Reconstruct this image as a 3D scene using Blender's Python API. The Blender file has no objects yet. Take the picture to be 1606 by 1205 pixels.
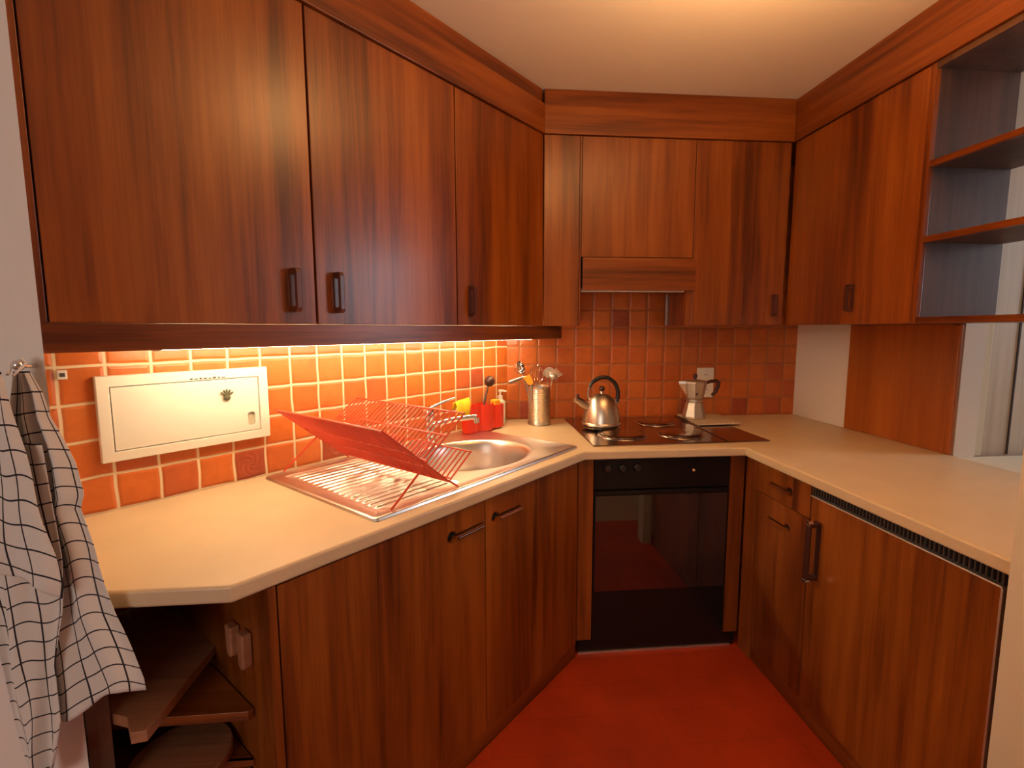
import bpy, bmesh, math, random
from mathutils import Vector, Matrix
random.seed(7)
scene = bpy.context.scene
COL = scene.collection
PI = math.pi
# ------------------------------------------------------------------ place
ANG = 0.8123                 # the sink wall runs at this angle to the hob wall
W = 1.664                    # width of the hob wall
CEIL = 2.469
TOP = 0.90                   # worktop height
MW = Matrix.Identity(4)
# frame of the sink wall: x = distance from the corner, y = distance out of the wall
ML = Matrix(((-math.cos(ANG), math.sin(ANG), 0, 0), (-math.sin(ANG), -math.cos(ANG), 0, 0), (0, 0, 1, 0), (0, 0, 0, 1)))
# frame of the right hand run: local x = towards the room (-Y), local y = +X
MR = Matrix(((0, 1, 0, 0), (-1, 0, 0, 0), (0, 0, 1, 0), (0, 0, 0, 1)))

# ------------------------------------------------------------------ mesh builder
class MB:
    """collects shapes, given in the frame M, in world coordinates"""
    def __init__(self, M=MW):
        self.bm = bmesh.new(); self.M = M
    def v(self, p): return self.bm.verts.new(self.M @ Vector(p))
    def face(self, vs):
        try: return self.bm.faces.new(vs)
        except ValueError: return None
    def box(self, lo, hi):
        x0, y0, z0 = lo; x1, y1, z1 = hi
        vs = [self.v(p) for p in ((x0,y0,z0),(x1,y0,z0),(x1,y1,z0),(x0,y1,z0),(x0,y0,z1),(x1,y0,z1),(x1,y1,z1),(x0,y1,z1))]
        for f in ((0,3,2,1),(4,5,6,7),(0,1,5,4),(1,2,6,5),(2,3,7,6),(3,0,4,7)): self.face([vs[i] for i in f])
        return self
    def prism(self, pts, a, b, axis='z'):
        """outline pts extruded from a to b along axis"""
        def P(p, t):
            if axis == 'z': return (p[0], p[1], t)
            if axis == 'y': return (p[0], t, p[1])
            return (t, p[0], p[1])
        n = len(pts)
        A = [self.v(P(p, a)) for p in pts]; B = [self.v(P(p, b)) for p in pts]
        self.face(A[::-1]); self.face(B)
        for i in range(n): self.face([A[i], A[(i+1) % n], B[(i+1) % n], B[i]])
        return self
    def holed(self, outer, holes, a, b, axis='z'):
        """outline with holes extruded from a to b"""
        def P(p, t):
            if axis == 'z': return (p[0], p[1], t)
            if axis == 'y': return (p[0], t, p[1])
            return (t, p[0], p[1])
        loops = [outer] + holes
        sides = []
        for t in (a, b):
            es = []; rings = []
            for lp in loops:
                vs = [self.v(P(p, t)) for p in lp]; rings.append(vs)
                for i in range(len(vs)): es.append(self.bm.edges.new((vs[i], vs[(i+1) % len(vs)])))
            bmesh.ops.triangle_fill(self.bm, edges=es, use_beauty=True)
            sides.append(rings)
        for R0, R1 in zip(*sides):
            n = len(R0)
            for i in range(n): self.face([R0[i], R0[(i+1) % n], R1[(i+1) % n], R1[i]])
        return self
    def ring(self, c, u, w, r, n):
        return [self.v(Vector(c) + Vector(u)*math.cos(2*PI*k/n)*r + Vector(w)*math.sin(2*PI*k/n)*r) for k in range(n)]
    def tube(self, pts, r, n=8, close=False):
        pts = [Vector(p) for p in pts]
        rs = r if isinstance(r, (list, tuple)) else [r]*len(pts)
        rings = []; m = len(pts); ref = None
        for i, p in enumerate(pts):
            a = pts[i-1] if (i > 0 or close) else p
            b = pts[(i+1) % m] if (i < m-1 or close) else p
            t = (b-a).normalized()
            if ref is None:
                ref = t.orthogonal().normalized()
            u = (ref - t*ref.dot(t))
            u = u.normalized() if u.length > 1e-6 else t.orthogonal().normalized()
            ref = u; w = t.cross(u)
            rings.append(self.ring(p, u, w, rs[i], n))
        for i in range(m if close else m-1):
            A, B = rings[i], rings[(i+1) % m]
            for k in range(n): self.face([A[k], A[(k+1) % n], B[(k+1) % n], B[k]])
        if not close:
            self.face(rings[0][::-1]); self.face(rings[-1])
        return self
    def lathe(self, c, prof, n=32, cap=True, rot=0.0, sx=1.0, sy=1.0):
        rings = []
        for r, z in prof:
            if r < 1e-6: rings.append([self.v((c[0], c[1], c[2]+z))])
            else: rings.append([self.v((c[0]+sx*r*math.cos(rot+2*PI*k/n), c[1]+sy*r*math.sin(rot+2*PI*k/n), c[2]+z)) for k in range(n)])
        for A, B in zip(rings, rings[1:]):
            if len(A) == 1 and len(B) == 1: continue
            if len(A) == 1:
                for k in range(n): self.face([A[0], B[(k+1) % n], B[k]])
            elif len(B) == 1:
                for k in range(n): self.face([A[k], A[(k+1) % n], B[0]])
            else:
                for k in range(n): self.face([A[k], A[(k+1) % n], B[(k+1) % n], B[k]])
        if cap:
            if len(rings[0]) > 1: self.face(rings[0][::-1])
            if len(rings[-1]) > 1: self.face(rings[-1])
        return self
    def ball(self, c, r, n=14, sx=1, sy=1, sz=1):
        prof = [(r*math.sin(PI*i/n)*1.0, -r*sz*math.cos(PI*i/n)) for i in range(n+1)]
        prof[0] = (0, prof[0][1]); prof[-1] = (0, prof[-1][1])
        return self.lathe(c, prof, n=2*n, cap=False, sx=sx, sy=sy)

def obj(name, mb, mat, parent=None, M=None, bevel=0, seg=2, smooth=False, solid=0, sub=0, ang=0.6):
    bm = mb.bm
    bmesh.ops.recalc_face_normals(bm, faces=bm.faces)
    if M is None: M = mb.M
    Mx = MATS[parent.name] if parent is not None else M
    bm.transform(Mx.inverted())
    me = bpy.data.meshes.new(name); bm.to_mesh(me); bm.free()
    for m in (mat if isinstance(mat, (list, tuple)) else [mat]): me.materials.append(m)
    o = bpy.data.objects.new(name, me); COL.objects.link(o)
    if parent is not None:
        o.parent = parent
        MATS[o.name] = Mx
    else:
        o.matrix_world = Mx; MATS[o.name] = Mx
    if smooth:
        for p in me.polygons: p.use_smooth = True
        me.set_sharp_from_angle(angle=ang)
    if solid:
        s = o.modifiers.new('thick', 'SOLIDIFY'); s.thickness = solid; s.offset = 0
    if bevel:
        b = o.modifiers.new('bevel', 'BEVEL'); b.width = bevel; b.segments = seg; b.limit_method = 'ANGLE'; b.angle_limit = 0.6
    if sub:
        s = o.modifiers.new('sub', 'SUBSURF'); s.levels = sub; s.render_levels = sub
    return o
MATS = {}

def tag(o, label, cat, group=None):
    o['label'] = label; o['category'] = cat
    if group: o['group'] = group
    return o
def thing(name, label, cat, M=MW, at=(0, 0, 0), group=None):
    """Empty at the thing's base (point given in the frame M), axes of the frame"""
    o = bpy.data.objects.new(name, None); COL.objects.link(o)
    Mx = M @ Matrix.Translation(at)
    o.matrix_world = Mx; MATS[o.name] = Mx; o.empty_display_size = .05
    return tag(o, label, cat, group)
def struct(name, mb, mat, M=None, **k):
    o = obj(name, mb, mat, M=M, **k); o['kind'] = 'structure'; return o

# ------------------------------------------------------------------ materials
def mat(name, col=(.5, .5, .5), rough=.5, metal=0, spec=.5):
    m = bpy.data.materials.new(name); m.use_nodes = True
    b = m.node_tree.nodes['Principled BSDF']
    b.inputs['Base Color'].default_value = (*col, 1); b.inputs['Roughness'].default_value = rough
    b.inputs['Metallic'].default_value = metal; b.inputs['Specular IOR Level'].default_value = spec
    return m
def N(m, t, **k):
    n = m.node_tree.nodes.new(t)
    for a, v in k.items(): setattr(n, a, v)
    return n
def L(m, a, b): m.node_tree.links.new(a, b)
def bsdf(m): return m.node_tree.nodes['Principled BSDF']
def math_node(m, op, a, b=None):
    n = N(m, 'ShaderNodeMath', operation=op)
    for i, x in enumerate((a, b)):
        if x is None: continue
        if isinstance(x, (int, float)): n.inputs[i].default_value = x
        else: L(m, x, n.inputs[i])
    return n.outputs[0]
def ramp(m, fac, stops):
    r = N(m, 'ShaderNodeValToRGB'); L(m, fac, r.inputs[0])
    e = r.color_ramp.elements
    while len(e) < len(stops): e.new(.5)
    for i, (p, c) in enumerate(stops): e[i].position = p; e[i].color = (*c, 1)
    return r.outputs[0]
def noise(m, vec, scale, detail=4, rough=.55, dist=0):
    n = N(m, 'ShaderNodeTexNoise'); n.inputs['Scale'].default_value = scale; n.inputs['Detail'].default_value = detail
    n.inputs['Roughness'].default_value = rough; n.inputs['Distortion'].default_value = dist
    L(m, vec, n.inputs['Vector']); return n.outputs[0]
def objvec(m, scale=(1, 1, 1), rnd=True):
    tc = N(m, 'ShaderNodeTexCoord'); src = tc.outputs['Object']
    if rnd:
        oi = N(m, 'ShaderNodeObjectInfo')
        cx = N(m, 'ShaderNodeCombineXYZ')
        for i, k in enumerate((37., 19., 11.)): L(m, math_node(m, 'MULTIPLY', oi.outputs['Random'], k), cx.inputs[i])
        ad = N(m, 'ShaderNodeVectorMath', operation='ADD'); L(m, src, ad.inputs[0]); L(m, cx.outputs[0], ad.inputs[1]); src = ad.outputs[0]
    mp = N(m, 'ShaderNodeMapping'); mp.inputs['Scale'].default_value = scale
    L(m, src, mp.inputs['Vector']); return mp.outputs[0]
def bump(m, h, strength=.1, dist=.01):
    b = N(m, 'ShaderNodeBump'); b.inputs['Strength'].default_value = strength; b.inputs['Distance'].default_value = dist
    L(m, h, b.inputs['Height']); L(m, b.outputs[0], bsdf(m).inputs['Normal'])

def wood(name, axis, cols, rough=.31, k=1.0, coat=0.0):
    m = mat(name, rough=rough, spec=.6)
    def sc(across, along):
        s = [across]*3; s['xyz'.index(axis)] = along; return tuple(s)
    big = noise(m, objvec(m, sc(5.5*k, .55*k)), 1, 3, .5, .6)
    mid = noise(m, objvec(m, sc(26*k, 1.1*k)), 1, 4, .6, .3)
    fine = noise(m, objvec(m, sc(170*k, 5*k)), 1, 3, .6)
    f = math_node(m, 'ADD', math_node(m, 'MULTIPLY', big, .5), math_node(m, 'ADD', math_node(m, 'MULTIPLY', mid, .38), math_node(m, 'MULTIPLY', fine, .16)))
    c = ramp(m, f, [(.40, cols[0]), (.505, cols[1]), (.63, cols[2])])
    L(m, c, bsdf(m).inputs['Base Color'])
    bsdf(m).inputs['Coat Weight'].default_value = coat; bsdf(m).inputs['Coat Roughness'].default_value = .3
    bump(m, fine, .06, .002)
    return m
TEAK = ((.085, .017, .0025), (.215, .053, .006), (.34, .098, .0125))
WOOD_V = wood('teak_upright_grain', 'z', TEAK)
WOOD_H = wood('teak_level_grain', 'x', TEAK)
WOOD_P = wood('panel_orange_grain', 'z', ((.30, .070, .006), (.37, .092, .008), (.44, .12, .012)), rough=.4)
WOOD_B = wood('board_wood', 'x', ((.24, .088, .036), (.34, .135, .058), (.42, .18, .085)), rough=.6, k=1.3)
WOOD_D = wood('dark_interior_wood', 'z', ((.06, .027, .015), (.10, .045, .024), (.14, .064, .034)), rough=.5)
WOOD_HANDLE = wood('handle_wood', 'z', ((.05, .012, .005), (.085, .02, .008), (.12, .03, .012)), rough=.3, k=2)

def tile_mat(name, grout, ucoord='x', u0=0.0, v0=.9, pu=.1015, pv=.0998):
    m = mat(name, rough=.3)
    tc = N(m, 'ShaderNodeTexCoord'); sp = N(m, 'ShaderNodeSeparateXYZ'); L(m, tc.outputs['Object'], sp.inputs[0])
    # slightly wandering joints, as hand laid
    wob = noise(m, objvec(m, (9, 9, 9), False), 1, 1)
    wob = math_node(m, 'MULTIPLY', math_node(m, 'SUBTRACT', wob, .5), .010)
    u = math_node(m, 'DIVIDE', math_node(m, 'SUBTRACT', math_node(m, 'ADD', sp.outputs[0], wob), u0), pu)
    v = math_node(m, 'DIVIDE', math_node(m, 'SUBTRACT', math_node(m, 'ADD', sp.outputs[2], wob), v0), pv)
    fu = math_node(m, 'FRACT', u); fv = math_node(m, 'FRACT', v)
    eu = math_node(m, 'MINIMUM', fu, math_node(m, 'SUBTRACT', 1, fu)); ev = math_node(m, 'MINIMUM', fv, math_node(m, 'SUBTRACT', 1, fv))
    e = math_node(m, 'MINIMUM', eu, ev)
    cell = N(m, 'ShaderNodeCombineXYZ'); L(m, math_node(m, 'FLOOR', u), cell.inputs[0]); L(m, math_node(m, 'FLOOR', v), cell.inputs[1])
    wn = N(m, 'ShaderNodeTexWhiteNoise', noise_dimensions='2D'); L(m, cell.outputs[0], wn.inputs['Vector'])
    c = ramp(m, wn.outputs['Value'], [(0, (.52, .120, .020)), (.25, (.58, .145, .025)), (.5, (.53, .122, .020)), (.72, (.61, .165, .032)), (.88, (.48, .100, .019)), (.955, (.44, .095, .03)), (1, (.34, .062, .024))])
    n1 = noise(m, objvec(m, (14, 14, 14), False), 1, 5, .6, .5)
    mx = N(m, 'ShaderNodeMixRGB', blend_type='MULTIPLY'); mx.inputs[0].default_value = .55
    L(m, c, mx.inputs[1]); L(m, ramp(m, n1, [(.3, (.72, .66, .6)), (.55, (1, 1, 1)), (.75, (1.0, 1.0, 1.0))]), mx.inputs[2])
    gm = N(m, 'ShaderNodeMapRange'); gm.inputs['From Min'].default_value = .024; gm.inputs['From Max'].default_value = .046; L(m, e, gm.inputs['Value'])
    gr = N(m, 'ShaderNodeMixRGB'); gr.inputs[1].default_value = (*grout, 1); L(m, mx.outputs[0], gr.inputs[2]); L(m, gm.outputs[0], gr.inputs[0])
    L(m, gr.outputs[0], bsdf(m).inputs['Base Color'])
    rr = N(m, 'ShaderNodeMapRange'); rr.inputs['To Min'].default_value = .85; rr.inputs['To Max'].default_value = .34; L(m, gm.outputs[0], rr.inputs['Value'])
    L(m, rr.outputs[0], bsdf(m).inputs['Roughness'])
    pil = N(m, 'ShaderNodeMapRange', interpolation_type='SMOOTHSTEP'); pil.inputs['From Min'].default_value = .02; pil.inputs['From Max'].default_value = .12; L(m, e, pil.inputs['Value'])
    # a pressed flower on the few dark red tiles
    cu = math_node(m, 'SUBTRACT', fu, .5); cv = math_node(m, 'SUBTRACT', fv, .5)
    r = math_node(m, 'POWER', math_node(m, 'ADD', math_node(m, 'MULTIPLY', cu, cu), math_node(m, 'MULTIPLY', cv, cv)), .5)
    th = math_node(m, 'ARCTAN2', cv, cu)
    pet = math_node(m, 'SINE', math_node(m, 'ADD', math_node(m, 'MULTIPLY', th, 5), math_node(m, 'MULTIPLY', r, 30)))
    inside = math_node(m, 'LESS_THAN', r, .36)
    pick = math_node(m, 'GREATER_THAN', wn.outputs['Value'], .94)
    rel = math_node(m, 'MULTIPLY', math_node(m, 'MULTIPLY', pet, inside), math_node(m, 'MULTIPLY', pick, .25))
    h = math_node(m, 'ADD', math_node(m, 'ADD', pil.outputs[0], rel), math_node(m, 'MULTIPLY', n1, .5))
    bump(m, h, .55, .004)
    return m
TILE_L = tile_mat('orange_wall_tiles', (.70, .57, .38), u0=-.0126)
TILE_B = tile_mat('orange_wall_tiles_hob', (.36, .135, .05), u0=-.034)  # same tiles; weaker light on this wall is painted into darker grout

def plaster(name, col, s=18, strength=.12):
    m = mat(name, col, .85, spec=.2)
    bump(m, noise(m, objvec(m, (s, s, s), False), 1, 5, .6), strength, .01); return m
WHITE = plaster('white_plaster', (.80, .73, .66)); CREAM = plaster('cream_paint', (.72, .62, .46), 10, .04)
CEILM = plaster('ceiling_paint', (.86, .84, .80), 12, .08)
def plank_mat():
    m = mat('white_planks', (.62, .55, .48), .55)
    n = noise(m, objvec(m, (40, 40, 1.2)), 1, 4); L(m, ramp(m, n, [(.3, (.50, .39, .28)), (.7, (.64, .52, .39))]), bsdf(m).inputs['Base Color']); return m
PLANK = plank_mat(); GROOVE = mat('dark_groove', (.05, .02, .01), .8)
def floor_mat():
    m = mat('red_floor_tiles', rough=.42)
    b = N(m, 'ShaderNodeTexBrick'); b.offset = .5; b.inputs['Scale'].default_value = 1
    b.inputs['Brick Width'].default_value = .30; b.inputs['Row Height'].default_value = .15; b.inputs['Mortar Size'].default_value = .0025
    b.inputs['Color1'].default_value = (.50, .050, .010, 1); b.inputs['Color2'].default_value = (.46, .045, .010, 1); b.inputs['Mortar'].default_value = (.40, .045, .012, 1)
    L(m, objvec(m, (1, 1, 1), False), b.inputs['Vector'])
    n = noise(m, objvec(m, (5, 5, 5), False), 1, 4)
    mx = N(m, 'ShaderNodeMixRGB', blend_type='MULTIPLY'); mx.inputs[0].default_value = .6
    L(m, b.outputs['Color'], mx.inputs[1]); L(m, ramp(m, n, [(.3, (.6, .6, .6)), (.6, (1, 1, 1))]), mx.inputs[2])
    L(m, mx.outputs[0], bsdf(m).inputs['Base Color']); bump(m, n, .08, .004); return m
FLOOR = floor_mat()
def counter_mat():
    m = mat('cream_laminate', rough=.38)
    n = noise(m, objvec(m, (6, 6, 6), False), 1, 4); f = noise(m, objvec(m, (240, 240, 240), False), 1, 2)
    f2 = math_node(m, 'ADD', math_node(m, 'MULTIPLY', n, .6), math_node(m, 'MULTIPLY', f, .4))
    L(m, ramp(m, f2, [(.35, (.62, .475, .29)), (.65, (.70, .54, .335))]), bsdf(m).inputs['Base Color']); return m
COUNTER = counter_mat()
def steel(name, col=(.62, .58, .53), rough=.28, brushed=None):
    m = mat(name, col, rough, 1)
    if brushed:
        n = noise(m, objvec(m, brushed, False), 1, 2)
        r = N(m, 'ShaderNodeMapRange'); r.inputs['To Min'].default_value = rough*.8; r.inputs['To Max'].default_value = rough*1.3; L(m, n, r.inputs['Value']); L(m, r.outputs[0], bsdf(m).inputs['Roughness'])
    return m
STEEL = steel('sink_steel', (.72, .69, .64), .31); CHROME = steel('chrome', (.8, .79, .77), .08)
KETTLE = steel('brushed_kettle_steel', (.66, .59, .49), .33); ALU = steel('cast_aluminium', (.70, .64, .57), .42)
HOBM = steel('dark_brushed_hob', (.32, .23, .18), .17, (5, 220, 5)); BURNER = mat('domed_hotplate_cover', (.34, .26, .20), .16, 1.0)
RINGM = steel('hotplate_ring', (.5, .45, .4), .25); SILVER = steel('silver_trim', (.72, .66, .63), .5)
BLACK = mat('black_plastic', (.018, .014, .013), .35); BLACKGL = mat('black_oven_glass', (.006, .005, .005), .03, spec=1.0); bsdf(BLACKGL).inputs['IOR'].default_value = 1.75
OVENB = mat('black_enamel', (.010, .008, .008), .25, spec=.3); VENT = mat('vent_plastic', (.06, .04, .03), .5)
REDW = mat('red_coated_wire', (.62, .062, .018), .42); REDP = mat('red_plastic', (.72, .035, .012), .38)
YEL = mat('yellow_sponge_cloth', (.86, .60, .02), .85); ORG = mat('orange_silicone', (.90, .36, .02), .5)
BROWNP = mat('dark_brown_plastic', (.055, .016, .010), .4); WHITEP = mat('white_plastic', (.74, .70, .64), .4)
PANELW = mat('cream_enamel', (.76, .70, .60), .42); SOAP = mat('pale_soap_bottle', (.60, .72, .62), .3); INKM = mat('dark_print', (.06, .05, .05), .7)
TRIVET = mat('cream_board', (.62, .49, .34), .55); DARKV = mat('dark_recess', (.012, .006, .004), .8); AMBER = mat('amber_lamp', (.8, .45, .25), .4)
def towel_mat():
    m = mat('checked_cotton', rough=.95, spec=.1)
    tc = N(m, 'ShaderNodeTexCoord'); sp = N(m, 'ShaderNodeSeparateXYZ'); L(m, tc.outputs['UV'], sp.inputs[0])
    def lines(o, w):
        f = math_node(m, 'FRACT', o); return math_node(m, 'LESS_THAN', f, w)
    g = math_node(m, 'MAXIMUM', lines(sp.outputs[0], .075), lines(sp.outputs[1], .075))
    mx = N(m, 'ShaderNodeMixRGB'); mx.inputs[1].default_value = (.70, .66, .60, 1); mx.inputs[2].default_value = (.035, .03, .035, 1)
    L(m, g, mx.inputs[0]); L(m, mx.outputs[0], bsdf(m).inputs['Base Color'])
    bump(m, noise(m, objvec(m, (500, 500, 500), False), 1, 2), .1, .001); return m
TOWEL = towel_mat()
def emit(name, col, s):
    m = mat(name, col); bsdf(m).inputs['Emission Color'].default_value = (*col, 1); bsdf(m).inputs['Emission Strength'].default_value = s; return m
LAMP = emit('lamp_tube', (1, .78, .47), 80)

# ------------------------------------------------------------------ setting
struct('floor', MB().box((-3, -5.2, -.06), (4.2, .2, 0)), FLOOR)
struct('ceiling', MB().box((-3, -5.2, CEIL), (4.2, .2, CEIL+.06)), CEILM)
wl = MB(ML).prism([(0, 0), (1.879, 0), (1.879, -.1), (-.06, -.1)], 0, CEIL); struct('wall_left', wl, TILE_L, M=ML)
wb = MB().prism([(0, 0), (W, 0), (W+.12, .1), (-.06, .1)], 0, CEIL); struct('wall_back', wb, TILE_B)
struct('wall_right', MB().box((W, -.948, 0), (W+.09, -.0005, CEIL)), WHITE)
struct('wall_hatch', MB().box((W+.004, -1.86, 0), (W+.09, -.952, .862)), WHITE)
EX, EY = -.957, -1.705
struct('wall_pier', MB().prism([(EX, EY), (-1.290, -1.368), (-1.3665, -1.2958), (-1.40, -1.24), (-2.9, -1.24), (-2.9, EY)], 0, CEIL), WHITE)
struct('wall_jamb', MB().box((.909, -1.86, 0), (.965, -1.77, CEIL)), CREAM)
struct('wall_corridor', MB().box((.66, -2.26, 0), (2.2, -2.16, CEIL)), CREAM)
struct('wall_far', MB().box((W+.095, -.905, 0), (4.1, -.80, CEIL)), PLANK)
gv = MB(); px_ = 1.80
while px_ < 3.4:
    gv.box((px_, -.9085, .888), (px_+.007, -.9055, CEIL-.01)); px_ += .139
struct('trim_1', gv, GROOVE)
struct('trim_2', MB().box((W+.092, -.925, .888), (W+.145, -.9085, CEIL-.002)), CREAM, bevel=.003)
struct('trim_3', MB().box((W+.006, -1.86, .864), (2.9, -.927, .887)), CREAM, bevel=.004)
struct('wall_side', MB().box((4.1, -5.2, 0), (4.2, -.8, CEIL)), WHITE)
# rear of the room with a window opening in it
struct('wall_rear', MB().holed([(-3, 0), (4.1, 0), (4.1, CEIL), (-3, CEIL)], [[(-1.95, .8), (-.85, .8), (-.85, 2.1), (-1.95, 2.1)]], -5.2, -5.1, 'y'), CREAM)
struct('wall_west', MB().box((-3, -5.1, 0), (-2.9, -1.24, CEIL)), WHITE)

# ceiling boards over the cupboards
struct('trim_4', MB(ML).box((.128, .012, 2.277), (1.868, .341, 2.405)), WOOD_H, bevel=.0015)
struct('trim_5', MB(ML).box((.145, .012, 2.4055), (1.868, .329, CEIL-.001)), WOOD_H)
struct('trim_6', MB().box((.150, -.338, 2.277), (1.351, -.012, CEIL-.001)), WOOD_H, bevel=.0015)
struct('trim_7', MB(MR).box((.014, 1.353, 2.277), (1.76, W-.004, CEIL-.001)), WOOD_H, M=MR, bevel=.0015)

# ------------------------------------------------------------------ cupboards
def carcass(mb, x0, x1, y0, y1, z0, z1, t=.016):
    mb.box((x0, y0, z0), (x0+t, y1, z1)).box((x1-t, y0, z0), (x1, y1, z1))
    mb.box((x0+t, y0, z0), (x1-t, y1, z0+t)).box((x0+t, y0, z1-t), (x1-t, y1, z1)).box((x0+t, y0, z0+t), (x1-t, y0+.006, z1-t)); return mb
def pull(M, x, y, z0, z1, w=.016, d=.034, sgn=1):
    """upright D shaped wooden pull standing off a front at y, towards sgn*y"""
    s = sgn; pts = []
    r = .012
    def rr(a0, b0, a1, b1, r, n=5):
        o = []
        for cx, cy, st in ((a1-r, b0+r, -PI/2), (a1-r, b1-r, 0)):
            for k in range(n+1): o.append((cx+r*math.cos(st+PI/2*k/n), cy+r*math.sin(st+PI/2*k/n)))
        return [(a0, b0)] + o + [(a0, b1)]
    outer = rr(0, z0, d, z1, r); inner = rr(.004, z0+.016, d-.011, z1-.016, .006)
    mb = MB(M)
    mb.holed([(y+s*a, b) for a, b in outer], [[(y+s*a, b) for a, b in inner]], x-w/2, x+w/2, 'x'); return mb

wall_doors = [(1.2865, 1.865, 1.355, 'leftmost upper cupboard door with its pull at the right corner, next to the white wall', 1),
              (.7078, 1.2865, 1.222, 'middle door of the upper cupboards over the sink, pale sheen low down and pull at its left corner', 0),
              (.1376, .7078, .640, 'upper cupboard door above the draining soap caddy, last before the inner corner', 0)]
labs = ['wide teak upper cupboard beside the white wall, pull at its lower right', 'teak upper cupboard in the middle above the dish rack, pull at its lower left', 'teak upper cupboard running into the left inner corner above the soap bottle']
for (s0, s1, hx, _, _), lb in zip(wall_doors, labs):
    t = thing('wall_cabinet', lb, 'cupboard', ML, ((s0+s1)/2, 0, 1.408), 'upper cupboards above the sink')
    obj('carcass', carcass(MB(ML), s0+.001, s1-.001, .012 if s0 > .5 else .06, .309, 1.408, 2.2755), WOOD_V, t)
    dr = obj('door', MB(ML).box((s0+.003 if s0 > .2 else s0, .311, 1.4085), (s1-.003, .3305, 2.2745)), WOOD_V, t, bevel=.0015)
    obj('handle', pull(ML, hx, .3308, 1.442, 1.562), WOOD_HANDLE, dr, bevel=.002)
t = obj('cabinet_end_panel', MB(ML).box((1.8655, .05, 1.4085), (1.8795, .333, 2.275)), WOOD_V, bevel=.001)
tag(t, 'narrow upright wooden end strip of the upper cupboards against the white wall', 'panel')
t = obj('pelmet', MB(ML).box((-.031, .312, 1.346), (1.876, .331, 1.4075)), WOOD_H, M=ML, bevel=.002)
tag(t, 'long wooden pelmet board hiding the strip light under the upper cupboards', 'pelmet')
# strip light
t = thing('strip_light', 'warm glowing strip light behind the pelmet over the sink', 'lamp', ML, (1.0, .2, 1.405))
obj('housing', MB(ML).box((.03, .165, 1.368), (1.66, .215, 1.4065)), WHITEP, t, bevel=.003)
tb = MB(ML); tb.tube([(.05, .19, 1.349), (1.64, .19, 1.349)], .008, 12); obj('tube', tb, LAMP, t, smooth=True)
for x in (.035, 1.64): obj('end_cap', MB(ML).box((x, .178, 1.339), (x+.015, .202, 1.3675)), WHITEP, t, bevel=.002)

# hob wall upper cupboards
t = obj('corner_filler', MB().box((.150, -.327, 1.409), (.317, -.308, 2.2755)), WOOD_V, bevel=.0015)
tag(t, 'upright teak filler board in the left inner corner, left of the hood cupboard', 'panel')
t = thing('wall_cabinet', 'shallow teak cupboard door above the cooker hood flap, without a pull', 'cupboard', MW, (.6, 0, 1.73), 'upper cupboards on the hob wall')
obj('carcass', carcass(MB(), .320, .846, -.308, -.012, 1.732, 2.2755), WOOD_V, t)
obj('door', MB().box((.3285, -.3265, 1.7315), (.8735, -.3095, 2.2745)), WOOD_V, t, bevel=.0015)
obj('side_strip', MB().box((.3195, -.325, 1.409), (.3265, -.3085, 2.2745)), WOOD_V, t)
t = thing('range_hood', 'built-in cooker hood with a pull-out wooden front flap, above the kettle', 'cooker hood', MW, (.6, 0, 1.575))
obj('body', MB().box((.332, -.305, 1.5885), (.843, -.014, 1.7285)), OVENB, t)
obj('flap', MB().box((.332, -.345, 1.5765), (.884, -.328, 1.7265)), WOOD_H, t, bevel=.002)
obj('lip', MB().box((.334, -.318, 1.569), (.842, -.300, 1.588)), SILVER, t, bevel=.002)
obj('edge_strip', MB().box((.8405, -.104, 1.412), (.8465, -.096, 1.572)), SILVER, t)
t = thing('wall_cabinet', 'tall teak upper cupboard in the right inner corner above the moka pot', 'cupboard', MW, (1.09, 0, 1.408), 'upper cupboards on the hob wall')
obj('carcass', carcass(MB(), .847, 1.359, -.308, -.105, 1.409, 2.2755), WOOD_V, t)
dr = obj('door', MB().box((.8765, -.3265, 1.4095), (1.3425, -.3095, 2.2745)), WOOD_V, t, bevel=.0015)
obj('stile', MB().box((.8475, -.3265, 1.4095), (.8755, -.3095, 1.5755)), WOOD_V, t)
obj('handle', pull(MW, 1.293, -.3268, 1.455, 1.56, sgn=-1), WOOD_HANDLE, dr, bevel=.002)
# right run: cupboard and open shelves (frame MR: x = -Y, y = X)
t = thing('wall_cabinet', 'orange teak upper cupboard on the right wall, beside the open shelves', 'cupboard', MR, (.66, W, 1.408))
obj('carcass', carcass(MB(MR), .33, 1.015, 1.384, W-.004, 1.409, 2.2755), WOOD_V, t)
dr = obj('door', MB(MR).box((.330, 1.364, 1.4095), (.800, 1.3825, 2.2745)), WOOD_V, t, bevel=.0015)
obj('stile', MB(MR).box((.8025, 1.364, 1.4095), (1.0155, 1.3825, 2.2745)), WOOD_V, t, bevel=.001)
obj('handle', pull(MR, .747, 1.3638, 1.462, 1.572, sgn=-1), WOOD_HANDLE, dr, bevel=.002)
t = thing('open_shelf_unit', 'open wooden shelf unit without a back at the upper right, hung over the counter', 'shelf unit', MR, (1.4, W, 1.408))
x0, x1 = 1.017, 1.76
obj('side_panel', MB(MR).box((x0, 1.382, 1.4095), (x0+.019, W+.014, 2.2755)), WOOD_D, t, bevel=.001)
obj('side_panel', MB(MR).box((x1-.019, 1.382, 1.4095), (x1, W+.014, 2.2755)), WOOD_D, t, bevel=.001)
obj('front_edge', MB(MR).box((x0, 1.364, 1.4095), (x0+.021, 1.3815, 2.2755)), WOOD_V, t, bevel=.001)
obj('top_panel', MB(MR).box((x0+.02, 1.364, 2.255), (x1-.02, W+.012, 2.2755)), WOOD_D, t)
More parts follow.
